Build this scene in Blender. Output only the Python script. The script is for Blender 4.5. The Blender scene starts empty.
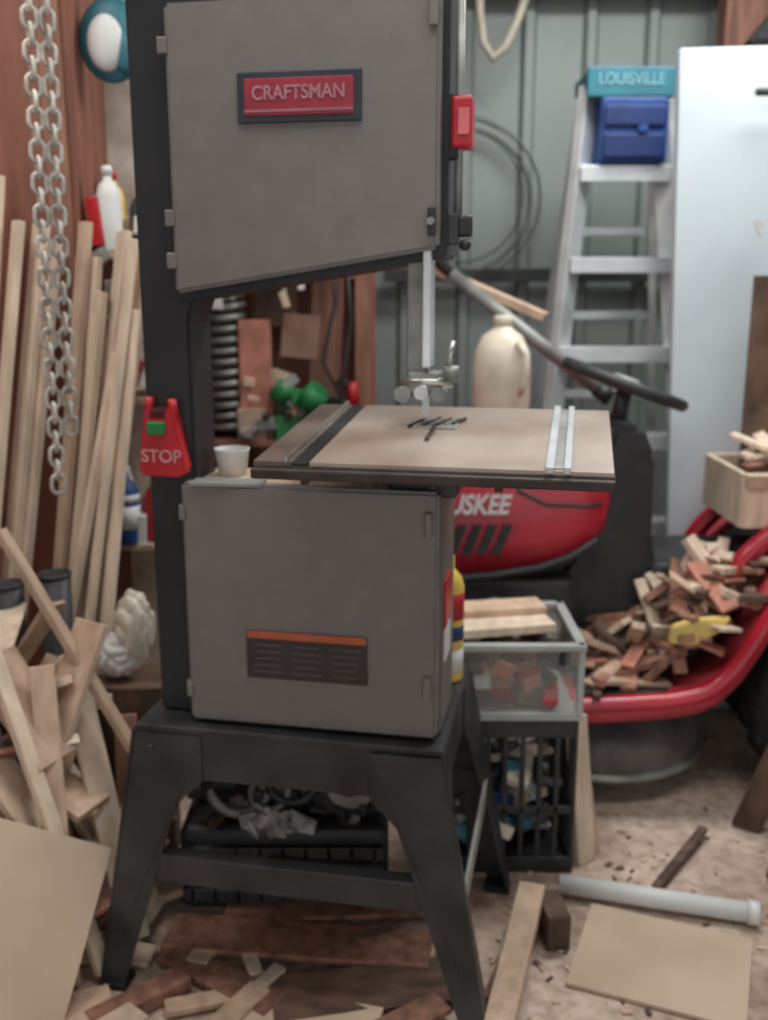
import bpy, bmesh, math, random
from mathutils import Vector, Matrix, Euler, noise
random.seed(7)
S=bpy.context.scene
R=math.radians
def lin(c):
    o=[]
    for v in c:
        v=v/255.0
        o.append(v/12.92 if v<=.04045 else ((v+.055)/1.055)**2.4)
    return tuple(o)+(1,)
MC={}
def mat(name,rgb,rough=.6,metal=0,var=.15,scale=8,bump=0,island=0,stretch=(1,1,1),rgb2=None,alpha=1,trans=0,coat=0,detail=4):
    if name in MC: return MC[name]
    m=bpy.data.materials.new(name); m.use_nodes=True
    nt=m.node_tree; N=nt.nodes; L=nt.links
    p=N['Principled BSDF']
    p.inputs['Roughness'].default_value=rough; p.inputs['Metallic'].default_value=metal
    p.inputs['Coat Weight'].default_value=coat
    if trans: p.inputs['Transmission Weight'].default_value=trans
    if alpha<1: p.inputs['Alpha'].default_value=alpha
    tc=N.new('ShaderNodeTexCoord'); mp=N.new('ShaderNodeMapping'); mp.inputs['Scale'].default_value=stretch
    L.new(tc.outputs['Object'],mp.inputs[0])
    nz=N.new('ShaderNodeTexNoise'); nz.inputs['Scale'].default_value=scale; nz.inputs['Detail'].default_value=detail
    L.new(mp.outputs[0],nz.inputs['Vector'])
    cr=N.new('ShaderNodeValToRGB'); c=lin(rgb)
    c2=lin(rgb2) if rgb2 else tuple(x*(1-var*1.6) for x in c[:3])+(1,)
    c1=c if rgb2 else tuple(min(1,x*(1+var)) for x in c[:3])+(1,)
    cr.color_ramp.elements[0].position=.35; cr.color_ramp.elements[1].position=.65
    cr.color_ramp.elements[0].color=c2; cr.color_ramp.elements[1].color=c1
    L.new(nz.outputs['Fac'],cr.inputs[0]); out=cr.outputs[0]
    if island:
        g=N.new('ShaderNodeNewGeometry'); h=N.new('ShaderNodeHueSaturation')
        mr=N.new('ShaderNodeMapRange'); mr.inputs['To Min'].default_value=1-island; mr.inputs['To Max'].default_value=1+island*.45
        L.new(g.outputs['Random Per Island'],mr.inputs[0]); L.new(mr.outputs[0],h.inputs['Value']); L.new(out,h.inputs['Color']); out=h.outputs[0]
    L.new(out,p.inputs['Base Color'])
    if bump:
        b=N.new('ShaderNodeBump'); b.inputs['Strength'].default_value=bump; b.inputs['Distance'].default_value=.01
        L.new(nz.outputs['Fac'],b.inputs['Height']); L.new(b.outputs[0],p.inputs['Normal'])
    MC[name]=m; return m

class B:
    def __init__(s): s.bm=bmesh.new(); s.mats=[]
    def mi(s,m):
        if m not in s.mats: s.mats.append(m)
        return s.mats.index(m)
    def add(s,t,m,M=None,smooth=False):
        if M is not None: t.transform(M)
        bmesh.ops.recalc_face_normals(t,faces=t.faces)
        i=s.mi(m)
        for f in t.faces:
            f.material_index=i; f.smooth=smooth and len(f.verts)<=4
        me=bpy.data.meshes.new('t'); t.to_mesh(me); t.free(); s.bm.from_mesh(me); bpy.data.meshes.remove(me)
    def box(s,c,size,m,rot=(0,0,0),bev=.003):
        t=bmesh.new(); bmesh.ops.create_cube(t,size=1)
        bmesh.ops.scale(t,vec=size,verts=t.verts)
        if bev and bev<min(size)*.45: bmesh.ops.bevel(t,geom=t.edges[:],offset=bev,segments=2,affect='EDGES',profile=.5)
        s.add(t,m,Matrix.Translation(c)@Euler(rot).to_matrix().to_4x4())
    def beam(s,p1,p2,w,h,m,roll=0,bev=.002):
        p1=Vector(p1);p2=Vector(p2);d=p2-p1
        t=bmesh.new(); bmesh.ops.create_cube(t,size=1); bmesh.ops.scale(t,vec=(w,h,d.length),verts=t.verts)
        if bev: bmesh.ops.bevel(t,geom=t.edges[:],offset=bev,segments=1,affect='EDGES')
        q=d.to_track_quat('Z','Y').to_matrix().to_4x4()
        s.add(t,m,Matrix.Translation((p1+p2)/2)@q@Matrix.Rotation(roll,4,'Z'))
    def cyl(s,p1,p2,r,m,r2=None,seg=20):
        p1=Vector(p1);p2=Vector(p2);d=p2-p1
        t=bmesh.new(); bmesh.ops.create_cone(t,cap_ends=True,segments=seg,radius1=r,radius2=r if r2 is None else r2,depth=d.length)
        s.add(t,m,Matrix.Translation((p1+p2)/2)@d.to_track_quat('Z','Y').to_matrix().to_4x4(),True)
    def sph(s,c,r,m,sc=(1,1,1),rot=(0,0,0),sub=3):
        t=bmesh.new(); bmesh.ops.create_icosphere(t,subdivisions=sub,radius=r)
        s.add(t,m,Matrix.Translation(c)@Euler(rot).to_matrix().to_4x4()@Matrix.Diagonal((*sc,1)),True)
    def crumple(s,c,sc,m,amp=.35,fr=1.3):
        t=bmesh.new(); bmesh.ops.create_icosphere(t,subdivisions=5,radius=1)
        o=Vector((random.random()*50,random.random()*50,0))
        for v in t.verts:
            n=abs(noise.noise(v.co*fr+o))*1.3+abs(noise.noise(v.co*fr*2.3+o))*.3
            v.co*=(.8+amp*n)
        s.add(t,m,Matrix.Translation(c)@Matrix.Diagonal((*sc,1)),True)
    def prism(s,pts,a,b,m,ax='Y',bev=0):
        t=bmesh.new()
        def P(u,v,w):
            return (u,w,v) if ax=='Y' else ((w,u,v) if ax=='X' else (u,v,w))
        f=t.faces.new([t.verts.new(P(u,v,a)) for u,v in pts])
        r=bmesh.ops.extrude_face_region(t,geom=[f])
        dv=Vector(P(0,0,b))-Vector(P(0,0,a))
        bmesh.ops.translate(t,vec=dv,verts=[x for x in r['geom'] if isinstance(x,bmesh.types.BMVert)])
        bmesh.ops.recalc_face_normals(t,faces=t.faces)
        if bev: bmesh.ops.bevel(t,geom=t.edges[:],offset=bev,segments=2,affect='EDGES')
        s.add(t,m)
    def tube(s,path,r,m,seg=8,closed=False):
        path=[Vector(p) for p in path]; n=len(path); t=bmesh.new(); rings=[]; up=None
        for i,p in enumerate(path):
            a=path[(i-1)%n] if (closed or i>0) else p; b=path[(i+1)%n] if (closed or i<n-1) else p
            d=(b-a).normalized()
            if up is None: up=d.orthogonal().normalized()
            up=(up-d*up.dot(d)).normalized(); sd=d.cross(up)
            rr=r[i] if isinstance(r,(list,tuple)) else r
            rings.append([t.verts.new(p+up*math.cos(k/seg*6.2832)*rr+sd*math.sin(k/seg*6.2832)*rr) for k in range(seg)])
        for i in range(n if closed else n-1):
            A=rings[i];C=rings[(i+1)%n]
            for k in range(seg): t.faces.new((A[k],A[(k+1)%seg],C[(k+1)%seg],C[k]))
        if not closed: t.faces.new(rings[0]); t.faces.new(rings[-1])
        s.add(t,m,None,True)
    def lathe(s,prof,c,m,M=None,seg=32):
        t=bmesh.new(); rings=[]
        for r,z in prof:
            rings.append([t.verts.new((max(r,.0005)*math.cos(k/seg*6.2832),max(r,.0005)*math.sin(k/seg*6.2832),z)) for k in range(seg)])
        for A,C in zip(rings,rings[1:]):
            for k in range(seg): t.faces.new((A[k],A[(k+1)%seg],C[(k+1)%seg],C[k]))
        t.faces.new(rings[0]); t.faces.new(rings[-1])
        X=Matrix.Translation(c)
        if M is not None: X=X@M
        s.add(t,m,X,True)
    def torus(s,c,RR,r,m,M=None,n=36,seg=8):
        M=M or Matrix.Identity(4)
        s.tube([Vector(c)+(M@Vector((RR*math.cos(i/n*6.2832),RR*math.sin(i/n*6.2832),0))) for i in range(n)],r,m,seg,True)
    def loft(s,secs,m,closed=True,cap=True):
        t=bmesh.new(); rg=[[t.verts.new(p) for p in q] for q in secs]; n=len(rg[0])
        for A,C in zip(rg,rg[1:]):
            for k in range(n if closed else n-1): t.faces.new((A[k],A[(k+1)%n],C[(k+1)%n],C[k]))
        if cap: t.faces.new(rg[0]); t.faces.new(rg[-1])
        s.add(t,m,None,True)
    def done(s,name,parent=None):
        me=bpy.data.meshes.new(name)
        if parent is None:
            vs=[v.co for v in s.bm.verts]
            c=Vector((sum(v.x for v in vs),sum(v.y for v in vs),0))/len(vs); c.z=min(v.z for v in vs)
            bmesh.ops.translate(s.bm,vec=-c,verts=s.bm.verts)
        s.bm.to_mesh(me); s.bm.free()
        for m in s.mats: me.materials.append(m)
        o=bpy.data.objects.new(name,me); S.collection.objects.link(o)
        if parent is None: o.location=c
        else: o.parent=parent
        return o
def empty(name,loc=(0,0,0),rz=0):
    e=bpy.data.objects.new(name,None); e.location=loc; e.rotation_euler=(0,0,rz); e.empty_display_size=.1
    S.collection.objects.link(e); return e
def text(name,body,loc,size,m,parent=None,rot=(R(90),0,0),ext=.0008,shear=0,sx=1,off=.015):
    c=bpy.data.curves.new(name,'FONT'); c.body=body; c.size=size; c.extrude=ext; c.shear=shear; c.align_x='CENTER'; c.align_y='CENTER'; c.offset=size*off
    c.materials.append(m); o=bpy.data.objects.new(name,c); o.location=loc; o.rotation_euler=rot; o.scale=(sx,1,1)
    S.collection.objects.link(o)
    if parent: o.parent=parent
    return o

# ---------------- materials
grey=mat('saw_grey_paint',(122,117,113),.45,.1,.04,20)
black=mat('black_paint',(42,43,46),.5,.1,.2,6)
blackw=mat('black_worn_paint',(58,59,60),.45,.2,.3,9)
steel=mat('bright_steel',(190,190,188),.32,.85,.12,15)
dsteel=mat('dull_steel',(150,150,147),.5,.4,.2,12)
rim=mat('cast_iron_rim',(68,58,54),.55,.2,.2,20)
ttop=mat('dusty_table_top',(196,182,170),.35,.35,.16,5,rgb2=(168,146,130))
tleft=mat('bare_cast_iron',(124,108,100),.45,.3,.15,10)
red=mat('red_paint',(178,28,50),.32,.0,.12,4,coat=.3)
redd=mat('dusty_red_paint',(184,62,72),.6,.0,.2,9)
redp=mat('red_plastic',(184,34,44),.4,0,.08,10)
green=mat('green_plastic',(34,124,68),.5,0,.1,10)
white=mat('white_plastic',(220,221,220),.5,0,.05,6)
orange=mat('orange_label',(186,92,58),.5,0,.08,30)
wood=mat('raw_lumber',(204,174,150),.7,0,.12,5,.15,island=.3,stretch=(6,6,1.2))
woodp=mat('pale_pine',(222,200,178),.7,0,.12,5,.15,island=.22,stretch=(6,6,1))
woodr=mat('reddish_lumber',(150,106,88),.7,0,.25,4,.2,island=.25,stretch=(8,8,1))
woodd=mat('old_dark_wood',(106,82,68),.75,0,.3,4,.2,island=.3,stretch=(3,8,2))
wall_w=mat('stained_plywood',(138,88,72),.7,0,.2,3,.15,stretch=(5,5,.8))
tan=mat('cardboard',(204,180,158),.8,0,.08,4)
alu=mat('aluminium',(214,218,220),.35,.45,.1,10)
rubber=mat('black_rubber',(40,39,39),.8,0,.2,20,.2)
bplast=mat('black_plastic',(46,47,49),.5,0,.25,10)
blue=mat('blue_plastic',(30,66,132),.5,0,.2,12)
teal=mat('teal_plastic',(46,112,128),.5,0,.1,10)
yellow=mat('yellow_plastic',(232,200,96),.5,0,.1,10)
clearp=mat('milky_plastic',(230,220,202),.35,0,.12,8,trans=.1)
saw=mat('sawdust',(208,184,162),.95,0,.15,40,.5)
pink=mat('faded_red_paper',(184,124,106),.8,0,.2,12)

# ---------------- room
def floor_mat():
    m=bpy.data.materials.new('sawdust_floor'); m.use_nodes=True; nt=m.node_tree;N=nt.nodes;L=nt.links;p=N['Principled BSDF']
    p.inputs['Roughness'].default_value=.9
    tc=N.new('ShaderNodeTexCoord')
    a=N.new('ShaderNodeTexNoise');a.inputs['Scale'].default_value=2.6;a.inputs['Detail'].default_value=6
    b=N.new('ShaderNodeTexNoise');b.inputs['Scale'].default_value=30;b.inputs['Detail'].default_value=6
    L.new(tc.outputs['Object'],a.inputs[0]);L.new(tc.outputs['Object'],b.inputs[0])
    r1=N.new('ShaderNodeValToRGB');r1.color_ramp.elements[0].position=.36;r1.color_ramp.elements[1].position=.6
    r1.color_ramp.elements[0].color=lin((160,134,120));r1.color_ramp.elements[1].color=lin((218,196,180))
    r2=N.new('ShaderNodeValToRGB');r2.color_ramp.elements[0].position=.35;r2.color_ramp.elements[1].position=.6
    r2.color_ramp.elements[0].color=(.55,.5,.47,1);r2.color_ramp.elements[1].color=(1,1,1,1)
    L.new(a.outputs[0],r1.inputs[0]);L.new(b.outputs[0],r2.inputs[0])
    mx=N.new('ShaderNodeMixRGB');mx.blend_type='MULTIPLY';mx.inputs[0].default_value=.7
    L.new(r1.outputs[0],mx.inputs[1]);L.new(r2.outputs[0],mx.inputs[2]);L.new(mx.outputs[0],p.inputs['Base Color'])
    bp=N.new('ShaderNodeBump');bp.inputs['Strength'].default_value=.6;bp.inputs['Distance'].default_value=.012
    L.new(b.outputs[0],bp.inputs['Height']);L.new(bp.outputs[0],p.inputs['Normal'])
    return m
b=B(); b.box((.2,1.2,-.05),(5.2,5.8,.1),floor_mat(),bev=0); b.done('floor')
metal_wall=mat('painted_sheet_metal',(150,157,154),.5,.1,.12,1.5,stretch=(1,1,.4))
b=B()
pts=[];x=-2.4
while x<2.8:
    pts+= [(x,4.03),(x+.15,4.03),(x+.165,4.0),(x+.195,4.0),(x+.21,4.03)]; x+=.23
pts=[p for p in pts if p[0]<2.8]
pts+=[(2.8,4.03),(2.8,4.1),(-2.4,4.1)]
b.prism(pts,0,2.75,metal_wall,ax='Z'); b.done('wall_back')
b=B(); b.box((-2.4,1.2,1.375),(.1,5.8,2.75),wall_w,bev=0); b.done('wall_left')
b=B(); b.box((2.8,1.2,1.375),(.1,5.8,2.75),metal_wall,bev=0); b.done('wall_right')
b=B(); b.box((.2,1.2,2.8),(5.2,5.8,.1),mat('ceiling_boards',(120,112,105),.8),bev=0); b.done('ceiling')
b=B(); b.box((1.3,3.93,1.385),(2.6,.07,.05),blackw); b.done('trim_1')
b=B(); b.box((1.0,3.9,2.44),(3.4,.12,.12),woodd)
b.done('trim_2')

# ---------------- BANDSAW
bs=empty('bandsaw',(-.135,1.705,0),R(-11))
b=B()
b.prism([(-.238,1.33),(.236,1.405),(.236,1.825),(.20,1.84),(-.20,1.84),(-.238,1.825)],.034,.17,black,bev=.004)
b.done('upper_wheel_housing',bs)
b=B()
b.prism([(-.226,1.346),(.226,1.418),(.226,1.803),(-.226,1.803)],.0,.034,grey,bev=.006)
b.done('upper_door',bs)
b=B()
b.prism([(-.236,.556),(.236,.556),(.236,1.005),(-.236,1.005)],.034,.2,grey,bev=.004)
b.box((0,.11,1.008),(.46,.15,.006),saw)
b.box((-.15,.02,1.016),(.13,.05,.006),dsteel,(0,0,.1))
b.box((.2385,.09,.80),(.005,.075,.09),redp,bev=.001); b.box((.2385,.09,.72),(.004,.07,.06),white,bev=.001)
b.done('lower_wheel_housing',bs)
b=B()
b.prism([(-.233,.562),(.233,.562),(.233,1.016),(-.233,1.016)],.0,.034,grey,bev=.006)
b.done('lower_door',bs)
b=B()
b.prism([(-.312,.556),(-.22,.556),(-.22,1.3),(-.20,1.36),(-.20,1.86),(-.312,1.86)],.045,.15,black,bev=.006)
b.box((-.26,.1,1.87),(.12,.12,.03),black)
b.done('column',bs)
b=B()
for z in (1.40,1.47,1.74,.62,.96):
    b.cyl((-.236,.015,z-.014),(-.236,.015,z+.014),.007,grey)
    b.box((-.23,.006,z),(.018,.012,.026),grey,bev=.002)
for z in (1.46,1.77,.66,.96):
    b.box((.216,-.005,z),(.013,.012,.045),blackw if z==1.46 else grey,bev=.003)
b.cyl((.216,-.02,1.46),(.216,0,1.46),.006,dsteel)
b.box((.244,.06,1.45),(.018,.04,.05),blackw)
b.done('hinges_and_latches',bs)
b=B()
b.box((0.0,-.003,1.654),(.205,.006,.078),mat('logo_plate_black',(50,54,64),.4),bev=.002)
b.box((0.0,-.0065,1.654),(.18,.004,.056),mat('logo_red',(156,46,62),.5,0,.08,30),bev=.001)
b.box((0.0,-.0085,1.633),(.18,.002,.004),mat('logo_silver',(168,110,116),.4),bev=0)
b.done('name_plate',bs)
text('name_plate_text','CRAFTSMAN',(0,-.009,1.659),.030,mat('logo_silver2',(178,128,136),.5),bs,sx=.9)
b=B()
b.box((-.005,-.002,.702),(.225,.004,.09),mat('label_black',(54,48,48),.5),bev=0)
b.box((-.005,-.0045,.741),(.222,.002,.013),orange,bev=0)
for i in range(5):
    for j in range(3):
        w=random.uniform(.045,.062)
        b.box((-.077+j*.072,-.0045,.722-i*.013),(w,.001,.003),mat('label_print',(88,80,78),.5),bev=0)
b.done('warning_label',bs)
b=B()
b.prism([(-.302,1.145),(-.248,1.145),(-.226,1.035),(-.234,1.023),(-.310,1.023),(-.317,1.035)],.012,.045,redp,bev=.004)
b.box((-.276,.006,1.112),(.032,.018,.022),green,bev=.003)
b.cyl((-.30,.028,1.13),(-.295,.028,1.165),.008,redp); b.cyl((-.25,.028,1.13),(-.253,.028,1.162),.008,redp)
b.box((-.275,.022,1.135),(.035,.02,.02),black)
b.done('stop_switch',bs)
text('stop_text','STOP',(-.271,.010,1.06),.032,mat('stop_print',(215,150,152),.5),bs)
b=B()
b.box((.256,.06,1.615),(.034,.05,.08),redp,bev=.006); b.box((.26,.034,1.615),(.018,.004,.04),mat('faded_print',(214,110,112),.5),bev=.001)
b.cyl((.25,.06,1.44),(.25,.06,1.85),.007,dsteel)
b.box((.262,.06,1.455),(.025,.02,.035),bplast,bev=.005); b.sph((.264,.05,1.425),.010,bplast)
b.box((.24,.06,1.61),(.02,.035,.1),black)
b.done('tension_lever',bs)
b=B()
b.box((.185,.06,1.31),(.035,.028,.27),dsteel,bev=.003)
b.box((.205,.045,1.335),(.014,.05,.22),alu,bev=.002)
b.box((.20,.05,1.20),(.055,.05,.035),dsteel,bev=.004)
b.cyl((.16,.03,1.20),(.25,.03,1.20),.008,steel)
b.cyl((.235,.03,1.215),(.26,.03,1.215),.014,dsteel)
b.cyl((.2,.0,1.185),(.2,.05,1.185),.012,steel)
b.cyl((.165,.02,1.18),(.165,.06,1.18),.014,dsteel)
b.cyl((.226,.02,1.18),(.226,.06,1.18),.012,dsteel)
b.cyl((.24,.03,1.22),(.25,.03,1.27),.005,steel)
b.done('blade_guide_post',bs)
b=B(); b.box((.2,.055,1.25),(.012,.001,.56),steel,bev=0); b.done('blade',bs)
tb=empty('table_tilt',(.247,-.02,1.117)); tb.rotation_euler=(R(5),0,0); tb.parent=bs
b=B()
W,D=.535,.42
b.box((0,0,-.012),(W,D,.022),rim,bev=.003)
b.box((-.236,0,.0015),(.06,D-.006,.007),tleft,bev=.001)
b.box((-.195,0,.001),(.026,D-.004,.005),black,bev=.001)
b.box((.043,0,.0015),(.445,D-.006,.007),ttop,bev=.001)
b.box((.175,0,.006),(.012,D,.010),alu,bev=.001)
b.box((.20,0,.006),(.010,D,.010),alu,bev=.001)
b.box((.1875,0,.0055),(.013,D-.02,.003),dsteel,bev=0)
b.box((-.215,0,.008),(.006,D,.008),steel,bev=.001)
b.box((-.025,.055,.006),(.075,.06,.004),dsteel,bev=.001)
b.box((-.025,.02,.009),(.006,.16,.003),blackw,bev=0)
for i in range(7): b.box((-.06+.012*i,.05+.004*i,.009),(.005,.05,.005),dsteel if i%2 else rim,(0,0,R(-20)),bev=.001)
for xx in (-.2,-.1,0,.1): b.box((xx,0,-.033),(.012,D*.8,.02),rim,bev=.002)
b.box((0,-D/2-.006,-.012),(W,.014,.016),rim,bev=.003)
b.done('saw_table',tb)
b=B()
b.box((.20,.09,1.04),(.12,.12,.08),blackw,bev=.006)
b.cyl((.13,.09,1.05),(.31,.09,1.05),.03,blackw)
b.done('table_trunnion',bs)
b=B()
b.cyl((.0,.24,.70),(.0,.36,.70),.085,blackw); b.box((0,.22,.70),(.12,.06,.12),blackw); b.box((.0,.30,.59),(.12,.12,.06),blackw)
b.done('motor',bs)

# stand
st=empty('machine_stand',(-.135,1.705,0),R(-11))
b=B()
x0,x1,y0,y1=-.335,.247,-.025,.40
b.box(((x0+x1)/2,(y0+y1)/2,.5475),(x1-x0,y1-y0,.014),blackw,bev=.003)
for ys,yy in ((y0,1),(y1,-1)):
    b.box(((x0+x1)/2,ys+yy*.004,.50),(x1-x0,.006,.1),blackw,bev=.001)
for xs in (x0,x1): b.box((xs,(y0+y1)/2,.50),(.006,y1-y0,.1),blackw,bev=.001)
b.done('top_tray',st)
b=B()
def quad(pts,m,th=.005):
    t=bmesh.new(); vs=[t.verts.new(p) for p in pts]; f=t.faces.new(vs); t.normal_update()
    n=f.normal.copy()
    r=bmesh.ops.extrude_face_region(t,geom=[f]); bmesh.ops.translate(t,vec=n*th,verts=[v for v in r['geom'] if isinstance(v,bmesh.types.BMVert)])
    b.add(t,m)
spx={-1:.085,1:.10}; spy=.042
for (cx,sx) in ((x0,-1),(x1,1)):
    for (cy,sy) in ((y0,-1),(y1,1)):
        f_=(cx+sx*spx[sx],cy+sy*spy)
        quad([(cx,cy+sy*.003,.54),(cx-sx*.13,cy+sy*.003,.54),(cx-sx*.13,cy+sy*.003,.45),(cx-sx*.078,cy+sy*.01,.40),(f_[0]-sx*.045,f_[1],.0),(f_[0],f_[1],.0)],blackw)
        quad([(cx+sx*.003,cy,.54),(cx+sx*.003,cy-sy*.12,.54),(cx+sx*.003,cy-sy*.12,.45),(cx+sx*.012,cy-sy*.075,.40),(f_[0],f_[1]-sy*.045,.0),(f_[0],f_[1],.0)],blackw)
        b.box((f_[0]-sx*.025,f_[1]-sy*.022,.008),(.055,.05,.014),rubber)
        b.cyl((cx-sx*.03,cy+sy*.009,.51),(cx-sx*.03,cy-sy*.01,.51),.007,blackw,seg=6)
        b.cyl((cx-sx*.09,cy+sy*.009,.49),(cx-sx*.09,cy-sy*.01,.49),.007,blackw,seg=6)
b.done('legs',st)
b=B()
k=.53;ey=spy*k;zb=.265;xl=x0-spx[-1]*k;xr=x1+spx[1]*k
b.box(((xl+xr)/2,y0-ey+.008,zb),(xr-xl-.02,.008,.06),blackw)
b.box(((xl+xr)/2,y0-ey+.02,zb+.028),(xr-xl-.03,.03,.006),blackw)
b.box(((xl+xr)/2,y1+ey-.008,zb),(xr-xl-.02,.008,.06),blackw)
b.box((xl+.008,(y0+y1)/2,zb),(.008,y1-y0+2*ey-.02,.05),blackw)
b.box((xr-.008,(y0+y1)/2,zb),(.008,y1-y0+2*ey-.02,.05),dsteel)
b.done('cross_braces',st)

b=B(); b.lathe([(.026,0),(.032,.045),(.034,.05),(.030,.05),(.026,.004)],(-.285,1.85,1.012),white); b.done('plastic_cup')
b=B()
b.lathe([(.031,0),(.033,.005),(.033,.20),(.028,.22),(.016,.235),(.012,.24),(.012,.265)],(.132,1.965,.556),yellow)
b.lathe([(.0335,.02),(.0335,.07)],(.132,1.965,.556),white)
b.lathe([(.0336,.09),(.0336,.12)],(.132,1.965,.556),blue)
b.lathe([(.0336,.135),(.0336,.19)],(.132,1.965,.556),redp)
b.done('spray_can')

# ---------------- RIDING MOWER
rm=empty('riding_mower',(0.5,2.8,0))
def fin(bb,name):
    o=bb.done(name,rm); o.location=(-.5,-2.8,0); return o
b=B()
secs=[]
for X,zb_,zt,w in ((-.36,.50,.60,.13),(-.33,.46,.70,.18),(-.22,.50,.80,.21),(-.05,.56,.86,.225),(.15,.582,.90,.23),(.30,.597,.92,.23),(.42,.618,.93,.23),(.50,.648,.935,.228),(.555,.68,.93,.222),(.59,.72,.915,.21),(.602,.78,.90,.20)):
    h=zt-zb_; yc=2.81; s_=[]
    for (u,v) in ((-1,0),(-1.03,.25),(-1.0,.5),(-1,.72),(-.93,.87),(-.7,.95),(-.35,.99),(0,1),(.35,.99),(.7,.95),(.93,.87),(1,.72),(1.0,.5),(1.03,.25),(1,0)):
        s_.append((X,yc+u*w,zb_+v*h))
    secs.append(s_)
b.loft(secs,red); fin(b,'hood')
b=B()
for i in range(5):
    xx=.125+i*.04
    b.prism([(xx,.655),(xx+.024,.655),(xx+.055,.735),(xx+.031,.735)],2.565,2.585,bplast)
b.tube([(-.2,2.575,.545),(.15,2.578,.58),(.3,2.578,.595),(.42,2.578,.616),(.50,2.58,.646),(.57,2.585,.69)],.012,bplast)
b.tube([(.35,2.577,.83),(.43,2.578,.79),(.53,2.58,.785),(.58,2.585,.79)],.005,bplast)
fin(b,'hood_vents')
text('brand_decal','HUSKEE',(-.275,-.236,.79),.072,white,rm,shear=.25,sx=.8,off=.03)
b=B()
b.box((.14,2.81,.40),(.9,.30,.26),bplast,bev=.02)
b.box((.5,2.81,.30),(1.6,.22,.10),blackw,bev=.01)
b.prism([(.44,.30),(.78,.30),(.80,.45),(.74,.66),(.735,.90),(.70,.985),(.62,.99),(.60,.93),(.575,.72),(.50,.6),(.40,.58)],2.66,2.96,bplast,bev=.02)
b.box((.98,2.8,.45),(.5,.34,.32),bplast,bev=.02)
b.cyl((.655,2.8,.96),(.675,2.8,1.08),.022,bplast)
b.box((.35,2.64,.48),(.34,.1,.2),blackw,bev=.02)
b.cyl((.43,2.57,.45),(.43,2.68,.45),.05,dsteel)
b.cyl((.30,2.56,.50),(.30,2.68,.50),.03,dsteel)
fin(b,'chassis_and_dash')
b=B()
M=Matrix.Rotation(R(20),4,'Y')
c=(.672,2.8,1.085)
b.torus(c,.168,.017,bplast,M,40,10)
for a in (30,150,270):
    p=M@Vector((.165*math.cos(R(a)),.165*math.sin(R(a)),0)); b.beam(c,Vector(c)+p,.03,.012,dsteel)
b.lathe([(.05,-.02),(.05,.01),(.03,.022)],c,dsteel,M)
fin(b,'steering_wheel')
path=[(.46,.30),(.55,.305),(.66,.31),(.76,.32),(.84,.345),(.90,.40),(.95,.48),(1.00,.57),(1.07,.64),(1.16,.69),(1.3,.71),(1.42,.67),(1.52,.58)]
def smooth_path(p,n=4):
    o=[]
    for i in range(len(p)-1):
        p0=p[max(i-1,0)];p1=p[i];p2=p[i+1];p3=p[min(i+2,len(p)-1)]
        for j in range(n):
            t=j/n
            o.append(tuple(.5*((2*p1[k])+(-p0[k]+p2[k])*t+(2*p0[k]-5*p1[k]+4*p2[k]-p3[k])*t*t+(-p0[k]+3*p1[k]-3*p2[k]+p3[k])*t**3) for k in (0,1)))
    o.append(p[-1]); return o
sp_=smooth_path(path)
for nm,ya,yb in (('fender_near',2.39,2.60),('fender_far',3.16,2.98)):
    b=B(); sg=1 if yb>ya else -1
    secs=[]
    for X,Z in sp_:
        secs.append([(X,ya+sg*.012,Z-.055),(X,ya,Z-.05),(X,ya-sg*.004,Z-.015),(X,ya+sg*.012,Z+.004),(X,ya+sg*.04,Z+.010),(X,ya+sg*.10,Z+.004),(X,yb,Z+.004),(X,yb,Z-.01),(X,ya+sg*.04,Z-.01),(X,ya+sg*.03,Z-.05)])
    b.loft(secs,redd)
    b.tube([(X,ya+sg*.02,Z-.012) for X,Z in sp_],.027,red,10)
    b.tube([(X-.03,yb-.0,Z+.06) for X,Z in sp_[20:44]],.028,red,10)
    fin(b,nm)
b=B(); b.box((1.27,2.8,.69),(.44,.42,.04),red,bev=.012)
b.box((.64,2.49,.322),(.26,.15,.008),rubber,bev=.002)
fin(b,'seat_deck')
def wheel(cx,cy,r,w,nm):
    b=B()
    M=Matrix.Rotation(R(90),4,'X')
    b.lathe([(r*.5,-w/2),(r*.85,-w/2),(r*.97,-w*.38),(r,-w*.15),(r,w*.15),(r*.97,w*.38),(r*.85,w/2),(r*.5,w/2)],(cx,cy,r),rubber,M,40)
    b.lathe([(r*.1,-w*.4),(r*.5,-w*.52),(r*.52,-w*.4),(r*.52,w*.4),(r*.5,w*.52),(r*.1,w*.4)],(cx,cy,r),white,M,30)
    for i in range(22):
        a=i/22*6.2832
        for sgn in (-1,1):
            b.box((cx+math.cos(a)*r*.99,cy+sgn*w*.2,r+math.sin(a)*r*.99),(.02,w*.4,.012),rubber,(0,-a+R(90),0),bev=.002)
    fin(b,nm)
wheel(1.235,2.49,.265,.19,'rear_tire_near'); wheel(1.235,3.06,.265,.19,'rear_tire_far')
wheel(-.03,2.54,.18,.12,'front_tire_near'); wheel(-.03,3.06,.18,.12,'front_tire_far')
b=B()
b.cyl((-.03,2.52,.18),(-.03,3.08,.18),.025,blackw); b.cyl((1.24,2.5,.255),(1.24,3.06,.255),.03,blackw)
b.box((-.03,2.8,.25),(.06,.5,.05),blackw)
dk=mat('deck_dusty_metal',(112,106,103),.6,.2,.3,6)
b.lathe([(.285,.07),(.29,.09),(.28,.16),(.25,.2),(.16,.215),(.14,.235),(0,.24)],(.615,2.70,0),dk)
b.lathe([(.285,.07),(.29,.09),(.28,.16),(.25,.2),(.16,.215),(.14,.235),(0,.24)],(.36,2.9,0),dk)
b.lathe([(.07,.235),(.07,.26),(.03,.27)],(.61,2.71,0),blackw)
b.torus((.615,2.70,.085),.29,.012,dsteel)
fin(b,'mower_deck')
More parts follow.
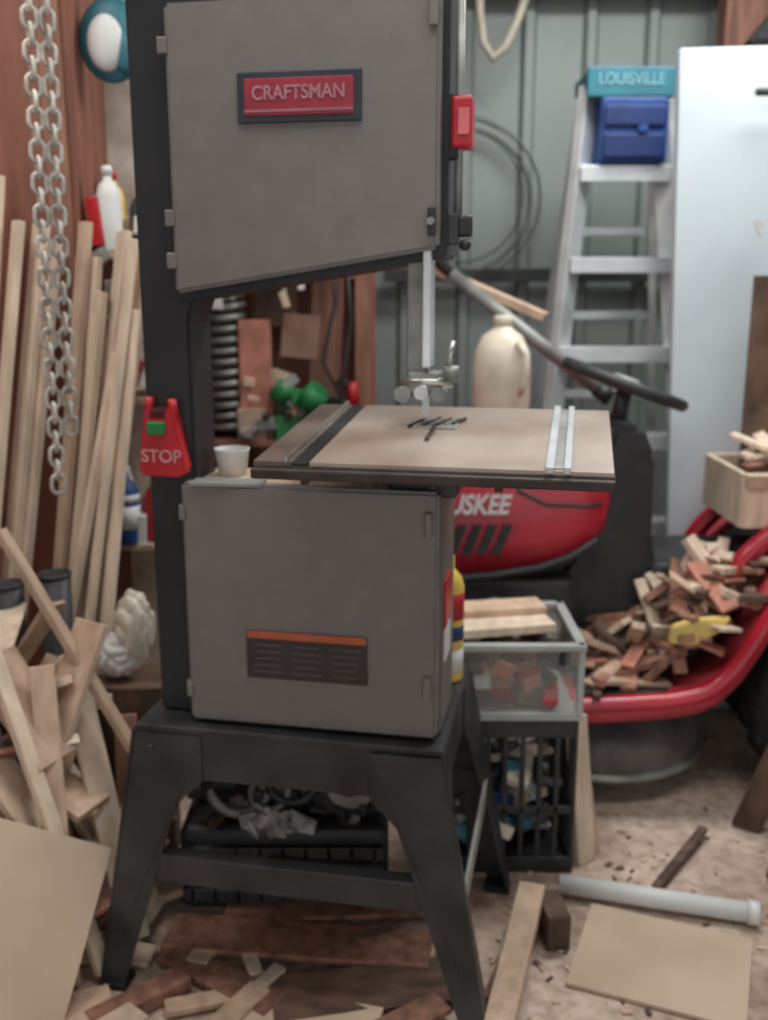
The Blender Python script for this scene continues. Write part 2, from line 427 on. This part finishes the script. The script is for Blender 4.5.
b=B(); b.box((1.47,2.8,.78),(.12,.4,.1),bplast,bev=.03); b.box((1.54,2.8,.95),(.09,.4,.3),bplast,(0,R(10),0),bev=.03)
fin(b,'seat')

b=B()
b.lathe([(.07,0),(.078,.01),(.08,.04),(.077,.09),(.08,.1),(.08,.19),(.076,.24),(.055,.285),(.028,.305),(.022,.32),(.022,.325)],(.325,2.78,.934),clearp)
b.lathe([(.026,.31),(.026,.335),(.02,.34)],(.325,2.78,.934),clearp)
b.tube([(.325+.035,2.72,.934+.27),(.325+.055,2.70,.934+.24),(.325+.055,2.70,.934+.16),(.325+.04,2.72,.934+.13)],.011,clearp)
b.done('plastic_jug')

b=B(); b.cyl((.62,2.92,1.06),(.20,3.05,1.385),.02,dsteel); b.cyl((.20,3.05,1.385),(.02,3.13,1.55),.017,blackw)
b.cyl((.62,2.92,1.06),(.66,2.905,1.03),.024,bplast)
b.done('metal_pole')
b=B(); b.beam((.48,3.02,1.26),(.06,3.17,1.44),.07,.025,wood); b.done('wooden_batten')

b=B()
X0,X1,Y0,Y1,Z0,Z1=.965,1.35,2.62,2.94,.715,.865
for yy in (Y0,Y1): b.box(((X0+X1)/2,yy,(Z0+Z1)/2),(X1-X0,.016,Z1-Z0),woodp)
for xx in (X0,X1): b.box((xx,(Y0+Y1)/2,(Z0+Z1)/2),(.016,Y1-Y0,Z1-Z0),woodp)
b.box(((X0+X1)/2,(Y0+Y1)/2,Z0+.008),(X1-X0,Y1-Y0,.014),woodp)
b.box(((X0+X1)/2,Y0-.01,Z1-.02),(X1-X0,.02,.035),wood)
for i in range(34):
    b.box((random.uniform(X0+.06,X1-.06),random.uniform(Y0+.05,Y1-.05),Z1-.03+random.uniform(0,.09)),(random.uniform(.06,.15),.035,.015),random.choice([wood,woodp,woodr,woodp]),(random.uniform(-.4,.4),random.uniform(-.4,.4),random.uniform(0,3)))
b.cyl((1.08,2.66,.88),(1.18,2.69,.88),.022,blackw)
b.done('wooden_crate')
b=B(); b.box((1.155,2.87,1.06),(.24,.018,.64),woodd); b.done('brown_board')

# ---------------- ladder
ld=empty('stepladder',(.772,3.42,0))
b=B()
zt=1.965
def rail(zz,side): return side*(.115+.205*(1-zz/zt)*.9)
for sd in (-1,1):
    b.beam((rail(0,sd),-.20,0),(rail(zt,sd),.0,zt),.034,.075,alu)
    b.beam((rail(0,sd),.40,0),(rail(zt,sd),.08,zt),.025,.035,alu)
for i in range(6):
    z=1.715-i*.285; w=abs(rail(z,1))*2
    yy=-.20+.20*z/zt
    b.box((0,yy,z),(w+.01,.085,.018),alu,bev=.003)
    b.box((0,yy-.042,z-.016),(w+.01,.006,.05),alu,bev=.002)
    if i>0:
        y2=.40-.32*z/zt
        b.beam((-w/2,y2,z+.1),(w/2,y2,z+.1),.03,.03,alu)
b.done('rails_and_steps',ld)
b=B()
b.box((0,.03,zt+.015),(.275,.22,.05),teal,bev=.008)
b.box((0,-.075,zt+.005),(.275,.02,.09),teal,bev=.006)
b.done('top_cap',ld)
text('cap_text','LOUISVILLE',(0,-.087,zt+.012),.05,mat('cap_print',(120,170,182),.5),ld,sx=.82)
b=B()
b.box((.015,-.02,1.83),(.215,.13,.2),blue,bev=.012)
b.box((.015,-.09,1.87),(.19,.015,.06),mat('dark_blue',(24,46,98),.5),bev=.004)
b.box((.015,-.09,1.78),(.19,.015,.07),mat('dark_blue',(24,46,98),.5),bev=.004)
b.box((.04,-.1,1.83),(.03,.01,.02),blue,bev=.002)
b.done('tool_box',ld)

b=B()
b.box((1.365,3.10,1.02),(.96,.035,2.03),mat('white_gloss_paint',(196,205,211),.45,0,.04,3),(R(-2),R(-1.6),0),bev=.004)
b.box((1.10,3.045,1.89),(.085,.02,.022),bplast,(R(-2),0,0),bev=.008)
b.beam((1.09,3.058,1.54),(1.11,3.055,1.49),.008,.004,tan)
b.beam((1.10,3.058,1.54),(1.12,3.055,1.52),.007,.004,tan)
b.done('white_door_slab')

b=B()
for i in range(6): b.torus((.29+random.uniform(-.01,.01),3.96-i*.006,1.67+random.uniform(-.015,.015)),.24+.012*i,.0028,dsteel if i%2 else blackw,Matrix.Rotation(R(90+random.uniform(-2,2)),4,'X'),48,6)
b.cyl((.29,4.02,1.915),(.29,3.90,1.915),.008,dsteel); b.cyl((.29,3.90,1.905),(.29,3.90,1.95),.008,dsteel)
b.done('wire_coil')
b=B()
b.tube([(.33,3.8,2.38),(.335,3.8,2.28),(.35,3.8,2.18),(.385,3.8,2.13),(.43,3.8,2.17),(.47,3.8,2.26),(.51,3.8,2.38)],.016,mat('cream_hose',(200,190,172),.5))
b.done('hanging_hose')
b=B(); b.box((1.45,3.85,2.27),(.5,.1,.22),woodr); b.prism([(1.25,2.16),(1.75,2.16),(1.7,2.3),(1.4,2.34)],3.7,3.79,bplast,bev=.01); b.done('wall_bracket_box')

# ---------------- shelving behind the saw
sh=empty('wall_shelving',(0,0,0))
b=B()
b.box((-1.0,3.42,1.3),(1.94,.02,2.6),wall_w,bev=0)
for xx,w in ((-.07,.05),(-.40,.07),(-.72,.05),(-1.1,.05),(-1.6,.05)):
    b.box((xx,3.36,1.3),(w,.09,2.6),woodr)
for z in (.45,.86,1.50,2.0): b.box((-1.0,3.28,z),(1.94,.26,.022),woodr)
b.done('frame_and_boards',sh)
b=B()
for cx_,cy_,n in ((-.50,3.22,14),(-.585,3.28,13)):
    pth=[]
    for i in range(n*14): a=i/14*6.2832; pth.append((cx_+.055*math.cos(a),cy_+.05*math.sin(a),.885+i/14*.034))
    b.tube(pth,.011,dsteel,6)
b.done('coil_spring',sh)
b=B()
cols=[green,white,redp,tan,yellow,blue,dsteel,white,bplast,green,redp,teal]
def bottle(x,y,z,r,h,m,cap=white):
    b.lathe([(r*.95,0),(r,h*.04),(r,h*.65),(r*.75,h*.78),(r*.35,h*.85),(r*.35,h*.92)],(x,y,z),m,seg=20)
    b.lathe([(r*.42,h*.9),(r*.42,h),(r*.3,h*1.01)],(x,y,z),cap,seg=16)
b.box((-.41,3.22,1.06),(.10,.10,.37),pink,(0,0,.1)); b.box((-.42,3.2,.92),(.09,.09,.1),tan)
b.box((-.30,3.2,.91),(.11,.07,.075),green,(0,0,.3)); b.box((-.27,3.22,.98),(.13,.05,.05),mat('green_card',(70,130,84),.7),(0,0,-.2))
b.cyl((-.25,3.16,.98),(-.20,3.14,1.03),.04,green); b.cyl((-.34,3.15,1.0),(-.30,3.15,1.05),.03,green); b.box((-.33,3.24,1.05),(.08,.04,.06),tan,(0,.3,0))
b.box((-.14,3.2,.92),(.08,.08,.10),redp,(0,0,.2)); b.box((-.12,3.16,.90),(.06,.05,.06),bplast,(0,0,-.3)); b.cyl((-.10,3.2,.97),(-.10,3.2,1.05),.02,redp)
for i in range(26):
    b.box((random.uniform(-.44,-.12),random.uniform(3.12,3.2),random.uniform(.89,1.06)),(random.uniform(.02,.06),.03,random.uniform(.01,.05)),random.choice([tan,dsteel,woodp,white,redp,bplast,green]),(0,random.uniform(-.8,.8),random.uniform(-.5,.5)))
b.box((-.27,3.27,1.19),(.12,.02,.14),mat('faded_card',(160,128,112),.8),(0,.1,0)); b.box((-.19,3.28,1.14),(.10,.03,.54),woodr,(0,.05,0)); b.box((-.35,3.285,1.33),(.14,.02,.22),woodd)
for z in (1.512,2.012,.46):
    x=-1.1
    while x<-.12:
        r=random.uniform(.03,.05)
        if random.random()<.35: b.box((x,3.24,z+.06),(r*2,.1,.115),random.choice(cols),(0,0,random.uniform(-.2,.2)))
        else: bottle(x,3.24+random.uniform(-.03,.03),z,r,random.uniform(.14,.26),random.choice(cols))
        x+=r*2+.02
b.done('bottles_and_boxes',sh)
b=B()
for i in range(11):
    x=-.62+i*.052; l=random.uniform(.03,.17)
    b.cyl((x,3.16,1.49),(x,3.16,1.49-l),.006,random.choice([dsteel,white,tan,blackw]))
    b.box((x,3.16,1.49-l-.02),(random.uniform(.015,.035),.02,random.uniform(.04,.09)),random.choice([dsteel,white,woodr,blackw,tan]),(0,random.uniform(-.3,.3),0))
b.tube([(-.16,3.13,1.49),(-.15,3.12,1.3),(-.19,3.12,1.12),(-.13,3.12,1.0),(-.11,3.13,.88)],.006,bplast)
b.tube([(-.12,3.13,1.49),(-.10,3.12,1.25),(-.13,3.12,1.05),(-.16,3.12,.9)],.006,bplast)
b.done('hanging_tools',sh)

# ---------------- left cabinet
lc=empty('plywood_cabinet',(0,0,0))
b=B()
b.box((-1.23,2.50,1.2),(1.0,.02,2.4),wall_w,bev=0)
b.box((-.745,2.72,1.2),(.022,.44,2.4),wall_w)
b.box((-1.0,2.485,1.1),(.05,.02,2.2),woodr); b.box((-.77,2.485,1.2),(.05,.02,2.4),woodr)
b.done('panels',lc)
b=B()
b.box((-.63,2.80,1.3),(.21,.02,2.5),mat('pale_pegboard',(226,220,208),.7,0,.12,20))
for z in (.69,1.07,1.425): b.box((-.63,2.65,z),(.20,.28,.018),wood)
b.done('side_shelves',lc)
b=B()
bottle(-.67,2.53,.70,.036,.2,blue,white); bottle(-.60,2.56,.70,.03,.17,redp,yellow); bottle(-.58,2.66,.70,.035,.2,white,redp); bottle(-.70,2.62,.70,.03,.22,white,green)
b.lathe([(.0365,.04),(.0365,.1)],(-.67,2.53,.70),white); b.lathe([(.0367,.11),(.0367,.13)],(-.67,2.53,.70),white)
bottle(-.67,2.54,1.435,.03,.2,white,white); bottle(-.605,2.6,1.435,.03,.16,bplast,yellow); bottle(-.6,2.7,1.435,.04,.24,tan,yellow); bottle(-.69,2.66,1.435,.03,.2,yellow,redp)
for i in range(26):
    zz=random.choice([1.08,1.08,.70,1.43])
    b.box((random.uniform(-.70,-.55),random.uniform(2.52,2.7),zz+random.uniform(.03,.08)),(random.uniform(.02,.06),.05,random.uniform(.04,.14)),random.choice([white,clearp,dsteel,tan,redp,woodr,white]),(0,random.uniform(-.4,.4),random.uniform(-.5,.5)))
for i in range(20):
    b.box((random.uniform(-.70,-.54),2.5+random.uniform(0,.05),1.10+i*.018),(.05,.02,.035),random.choice([white,clearp,dsteel,tan,bplast]),(0,random.uniform(-.7,.7),0))
b.sph((-.655,2.60,1.93),.085,teal,(.95,.3,1.15)); b.sph((-.665,2.58,1.92),.05,white,(.9,.5,1.3)); b.sph((-.62,2.58,1.90),.03,teal,(.9,.5,1.6))
b.cyl((-.655,2.60,2.0),(-.655,2.60,2.4),.004,white)
b.done('bottles',lc)

b=B()
for (xt,xb,zt_,yy,w) in ((-.80,-.99,1.50,2.43,.055),(-.765,-.955,1.46,2.42,.03),(-.70,-.86,1.50,2.44,.035),(-.665,-.83,1.34,2.41,.03),(-.61,-.80,1.48,2.44,.04),(-.565,-.765,1.42,2.43,.035),(-.59,-.73,1.30,2.40,.03),(-.90,-1.05,1.6,2.42,.07),(-.63,-.87,1.2,2.38,.025),(-.84,-1.02,1.50,2.39,.03),(-.58,-.79,1.46,2.40,.02),(-.68,-.80,1.42,2.44,.025)):
    b.beam((xb,yy-.19,0.0),(xt,yy,zt_),w,.02,random.choice([woodp,wood]))
b.done('leaning_lumber')
b=B()
for xx,yy,h in ((-.85,2.16,.70),(-.745,2.17,.72),(-.95,2.15,.66)):
    b.cyl((xx-.02,yy,0),(xx,yy,h),.036,bplast); b.torus((xx,yy,h),.035,.004,blackw)
b.done('black_pipes')
b=B()
ch=mat('galvanised_chain',(196,190,180),.5,.2,.2,30)
for s_,(dx,dy) in enumerate(((0,0),(.028,.02))):
    z=2.55
    i=0
    while z>.93+s_*.12:
        ang=(i%2)*R(90)+R(30); l=.021; w=.014
        pts_=[]
        for k_ in range(12):
            a=k_/12*6.2832; u=w*math.cos(a); v=(l-w)*(1 if math.sin(a)>=0 else -1)+w*math.sin(a)
            pts_.append((-.685+dx+(2.55-z)*-.012+u*math.cos(ang),2.12+dy+u*math.sin(ang),z+v))
        b.tube(pts_,.0048,ch,6,True); z-=.031; i+=1
b.cyl((-.67,2.13,2.55),(-.67,2.13,2.75),.008,dsteel)
b.done('hanging_chain')

# ---------------- crates + plank
def crate(name,c,w,d,h,m,fill):
    b=B(); x,y,z=c
    t=.012
    for yy in (y-d/2,y+d/2):
        b.box((x,yy,z+h-.02),(w,t,.04),m); b.box((x,yy,z+.02),(w,t,.04),m); b.box((x,yy,z+h*.42),(w,t*.8,.02),m)
        n=7
        for i in range(n+1): b.box((x-w/2+i*w/n,yy,z+h/2),(.012,t*.8,h),m)
    for xx in (x-w/2,x+w/2):
        b.box((xx,y,z+h-.02),(t,d,.04),m); b.box((xx,y,z+.02),(t,d,.04),m); b.box((xx,y,z+h*.42),(t*.8,d,.02),m)
        for i in range(8): b.box((xx,y-d/2+i*d/7,z+h/2),(t*.8,.014,h),m)
    b.box((x,y,z+.008),(w,d,.014),m)
    for i in range(fill):
        b.box((x+random.uniform(-w*.33,w*.33),y+random.uniform(-d*.36,d*.2),z+random.uniform(.04,h)),(random.uniform(.05,.13),random.uniform(.03,.06),random.uniform(.015,.04)),random.choice([woodp,white,dsteel,blue,blue,white,teal,bplast,clearp,bplast]),(random.uniform(-.6,.6),random.uniform(-.6,.6),random.uniform(0,3)))
    b.done(name)
gcr=mat('grey_crate_plastic',(172,176,173),.5,0,.1,10)
crate('milk_crate',(.30,2.27,0),.28,.30,.385,bplast,60)
b=B(); x,y,z=.30,2.27,.387; w,d,h=.29,.30,.185
binm=mat('clear_bin_plastic',(200,204,200),.2,0,.05,8,alpha=.16)
for yy in (y-d/2,y+d/2):
    b.box((x,yy,z+h/2),(w,.004,h),binm); b.box((x,yy,z+h-.008),(w+.02,.022,.016),gcr)
    b.box((x,yy,z+.01),(w+.005,.014,.02),gcr)
for xx in (x-w/2,x+w/2):
    b.box((xx,y,z+h/2),(.004,d,h),binm); b.box((xx,y,z+h-.008),(.022,d+.02,.016),gcr)
    b.box((xx,y-d/2,z+h/2),(.016,.016,h),gcr)
b.box((x,y,z+.006),(w,d,.01),gcr)
for i in range(80):
    b.box((x+random.uniform(-w*.34,w*.34),y+random.uniform(-d*.40,d*.33),z+random.uniform(.03,h*.85)),(random.uniform(.03,.10),random.uniform(.02,.05),random.uniform(.01,.035)),random.choice([woodp,white,dsteel,woodr,redp,green,bplast,bplast,pink,woodd,bplast]),(random.uniform(-.6,.6),random.uniform(-.6,.6),random.uniform(0,3)))
b.done('storage_bin')
b=B(); b.box((.25,2.22,.588),(.27,.14,.022),woodp,(0,0,R(12))); b.box((.28,2.27,.608),(.2,.08,.018),wood,(0,0,R(10))); b.done('short_plank')

# engine parts below the stand
b=B()
b.box((-.22,2.10,.10),(.46,.26,.2),bplast,bev=.02)
b.box((-.22,1.96,.05),(.44,.02,.03),blackw); b.box((-.22,1.96,.15),(.44,.02,.03),blackw)
for i in range(9): b.box((-.42+i*.05,1.96,.10),(.012,.02,.13),blackw)
b.cyl((-.07,2.0,.30),(-.07,2.2,.30),.075,blackw)
for i in range(7): b.cyl((-.07,2.0+i*.03,.30),(-.07,2.01+i*.03,.30),.09,bplast)
b.cyl((-.07,1.96,.31),(-.07,2.0,.31),.055,dsteel); b.cyl((-.07,1.95,.31),(-.07,1.97,.31),.02,blackw)
b.torus((-.32,2.02,.29),.07,.012,dsteel,Matrix.Rotation(R(70),4,'X')); b.torus((-.20,2.0,.31),.055,.010,blackw,Matrix.Rotation(R(60),4,'X')); b.torus((-.25,1.99,.28),.04,.008,dsteel,Matrix.Rotation(R(50),4,'X'))
b.box((-.36,2.15,.28),(.14,.16,.16),blackw,bev=.02); b.box((-.22,2.2,.28),(.14,.12,.18),bplast,bev=.02)
b.cyl((-.25,1.95,.13),(.0,1.95,.11),.02,blackw)
for i in range(60): b.box((random.uniform(-.42,-.0),random.uniform(1.96,2.1),.2+random.uniform(0,.14)),(random.uniform(.03,.12),.02,.014),random.choice([blackw,dsteel,bplast,woodd,bplast,blackw,dsteel]),(random.random(),random.random(),random.random()*3))
b.done('small_engine')
foil=mat('crumpled_bag_plastic',(190,192,192),.3,.3,.3,30,.4)
b=B()
for i in range(16):
    b.box((-.30+i*.009,1.945+random.uniform(-.01,.02),.225+random.uniform(-.02,.02)),(random.uniform(.03,.05),.004,random.uniform(.02,.04)),foil,(random.uniform(-.9,.9),random.uniform(-.9,.9),random.uniform(-1,1)),bev=0)
b.done('foil_scraps')
b=B()
b.crumple((-.575,2.17,.59),(.05,.045,.10),clearp,.3,1.5); b.crumple((-.61,2.16,.53),(.05,.045,.055),white,.3,1.5)
b.box((-.59,2.18,.235),(.17,.14,.47),woodd)
b.done('bagged_bottle')

# ---------------- scrap wood
def pile(b,cx,cy,rx,ry,n,hmax,mats,base=0,lmin=.08,lmax=.3,tilt=.35,wmin=.03,wmax=.07,slope=None):
    for i in range(n):
        a=random.random()*6.2832; q=random.random()**.6
        x=cx+rx*q*math.cos(a); y=cy+ry*q*math.sin(a)
        L_=random.uniform(lmin,lmax)
        bs_=base if slope is None else slope(x)
        z=bs_+.02+random.random()*hmax*(1-q*q)
        tl=random.uniform(-tilt,tilt)
        if z-abs(math.sin(tl))*L_/2<bs_: tl=math.asin(max(-1,min(1,(z-bs_)/L_*1.2)))*(1 if tl>0 else -1)
        yaw=random.uniform(0,3.14)
        b.box((x,y,z),(L_,random.uniform(wmin,wmax),random.uniform(.008,.022)),random.choice(mats),(random.uniform(-.6,.6)*min(1,(z-bs_)*5),tl,yaw),bev=.002)
b=B()
pile(b,.76,2.60,.25,.16,130,.19,[wood,woodp,woodr,woodr,woodd,pink,woodp],lmin=.08,lmax=.24,tilt=1.0,wmin=.02,wmax=.06,slope=lambda x:.32 if x<.72 else min(.60,.32+(x-.72)*1.0))
b.done('mower_scrap_heap')
b=B(); b.prism([(.74,.50),(.80,.52),(.89,.525),(.87,.49),(.80,.45),(.735,.455)],2.43,2.455,mat('pale_yellow_foam',(226,200,120),.7),bev=.004); b.done('yellow_bracket')

b=B()
pile(b,-.92,2.00,.34,.24,130,.68,[wood,woodp,woodp,woodr,wood],lmin=.16,lmax=.46,tilt=1.0,wmin=.04,wmax=.13)
pile(b,-.66,1.95,.14,.16,34,.28,[wood,woodp,woodr],lmin=.1,lmax=.3,tilt=.6,wmax=.09)
for p1,p2,w_,m_ in (((-.50,1.95,.34),(-.80,2.02,.86),.028,wood),((-.56,1.74,.02),(-.80,1.86,.76),.034,woodp),((-.62,1.70,.02),(-.70,1.92,.60),.05,wood),((-.72,1.62,.04),(-.95,1.82,.58),.10,woodp),
    ((-.52,1.84,.02),(-.66,2.0,.52),.06,woodp),((-.60,1.80,.02),(-.86,1.9,.50),.09,wood),((-.50,1.92,.02),(-.78,1.98,.48),.09,woodp),((-.66,1.68,.1),(-.98,1.80,.42),.09,woodp),((-.56,1.98,.1),(-.58,2.08,.42),.05,woodr),((-.70,1.9,.40),(-.62,2.02,.66),.09,wood),((-.64,1.82,.18),(-.90,1.86,.62),.10,woodp),((-.60,1.88,.3),(-.78,1.96,.36),.10,wood),((-.66,1.86,.42),(-.80,1.92,.62),.12,wood)):
    b.beam(p1,p2,w_,.018,m_)
b.box((-.69,1.62,.17),(.27,.012,.42),tan,(R(-38),R(28),R(20)),bev=.001)
b.box((-.60,1.58,.03),(.22,.16,.012),wood,(0,.1,.5)); b.box((-.50,1.55,.04),(.14,.06,.03),woodp,(0,.1,.9)); b.box((-.47,1.66,.02),(.2,.05,.03),woodr,(0,0,.7))
b.done('scrap_wood_pile')
b=B()
for x,y,lx,ly,a,m_ in ((-.18,1.84,.56,.12,-.12,woodr),(-.02,1.70,.40,.13,.18,woodd),(-.33,1.73,.30,.07,-.6,woodr),(-.12,1.95,.46,.07,.05,woodr),(-.30,1.60,.22,.05,1.0,wood),(-.16,1.62,.30,.12,-.25,tan),(.03,1.60,.2,.06,.6,woodr),(-.36,1.84,.16,.05,1.3,wood),(-.24,1.70,.12,.03,1.0,woodp),(-.02,1.86,.12,.03,.4,woodd),(-.42,1.74,.18,.04,.9,woodp),(-.36,1.66,.12,.04,.3,wood),(-.27,1.78,.10,.03,1.9,woodp),(.08,1.78,.12,.03,1.2,wood)):
    b.box((x,y,.010+random.uniform(0,.014)),(lx,ly,.014),m_,(random.uniform(-.03,.03),random.uniform(-.03,.03),a))
b.done('floor_offcuts')
b=B(); b.tube([(-.76,1.86,0),(-.78,1.87,.3),(-.82,1.88,.6),(-.86,1.90,.9),(-.87,1.9,1.0)],.024,white,12); b.done('white_pipe')
b=B()
b.beam((.20,1.54,.03),(.32,1.92,.09),.055,.03,wood); b.box((.27,1.80,.012),(.05,.30,.022),woodr,(0,0,-.4)); b.box((.36,1.88,.04),(.05,.10,.08),woodd,(0,0,.1))
b.done('floor_boards')
b=B(); b.beam((.485,2.16,.0),(.455,2.2,.36),.06,.018,woodp); b.beam((.51,2.2,.0),(.475,2.25,.26),.04,.02,wood); b.done('upright_offcut')
b=B()
b.cyl((.40,2.03,.027),(.81,1.92,.027),.022,white); b.cyl((.79,1.925,.027),(.815,1.919,.027),.026,white); b.cyl((.815,1.919,.027),(.818,1.918,.027),.018,bplast)
b.done('pvc_pipe')
b=B(); b.beam((.62,2.03,.015),(.80,2.26,.03),.022,.014,woodd); b.done('thin_stick')
b=B(); b.box((.57,1.79,.006),(.34,.28,.008),tan,(0,0,R(-22)),bev=.001); b.done('cardboard_sheet')
b=B()
b.beam((1.06,2.20,.60),(1.9,2.20,.60),.05,.09,woodd)
for xx,s1 in ((1.08,-1),(1.85,1)):
    for s2 in (-1,1): b.beam((xx+s1*.15,2.20+s2*.12,0),(xx,2.20+s2*.03,.58),.045,.07,woodd)
b.done('sawhorse')
b=B()
for i in range(900):
    x=random.uniform(-1.0,1.3); y=random.uniform(1.45,3.0)
    l=random.uniform(.006,.022)
    t=bmesh.new(); bmesh.ops.create_cube(t,size=1); bmesh.ops.scale(t,vec=(l,l*random.uniform(.2,.7),.003),verts=t.verts)
    b.add(t,random.choice([wood,woodp,wood,woodd]),Matrix.Translation((x,y,.003))@Euler((random.uniform(-.15,.15),random.uniform(-.15,.15),random.random()*3)).to_matrix().to_4x4())
b.done('wood_shavings')

# ---------------- lights, world, camera
def area(name,loc,rot,size,sy,power,col):
    l=bpy.data.lights.new(name,'AREA'); l.shape='RECTANGLE'; l.size=size; l.size_y=sy; l.energy=power; l.color=col
    o=bpy.data.objects.new(name,l); o.location=loc; o.rotation_euler=rot; S.collection.objects.link(o); return o
area('ceiling_lamp_rear',(1.0,2.7,2.70),(0,0,0),1.4,.5,38,(.97,1,.98))
area('ceiling_lamp_main',(.3,1.2,2.70),(0,0,0),1.6,.8,22,(1,.98,.95))
area('ceiling_lamp_left',(-1.2,1.8,2.70),(0,0,0),.8,.5,17,(1,.97,.92))
w=bpy.data.worlds.new('World'); S.world=w; w.use_nodes=True
w.node_tree.nodes['Background'].inputs[0].default_value=(.94,.97,.98,1); w.node_tree.nodes['Background'].inputs[1].default_value=.95
cd=bpy.data.cameras.new('camera'); cd.sensor_width=36; cd.lens=1000/1020*36; cd.sensor_fit='AUTO'; cd.clip_start=.05
cd.dof.use_dof=True; cd.dof.focus_distance=1.2; cd.dof.aperture_fstop=3.6
co=bpy.data.objects.new('camera',cd); co.location=(0,0,1.37); co.rotation_euler=(R(90-13),0,0); S.collection.objects.link(co); S.camera=co
S.view_settings.view_transform='Standard'
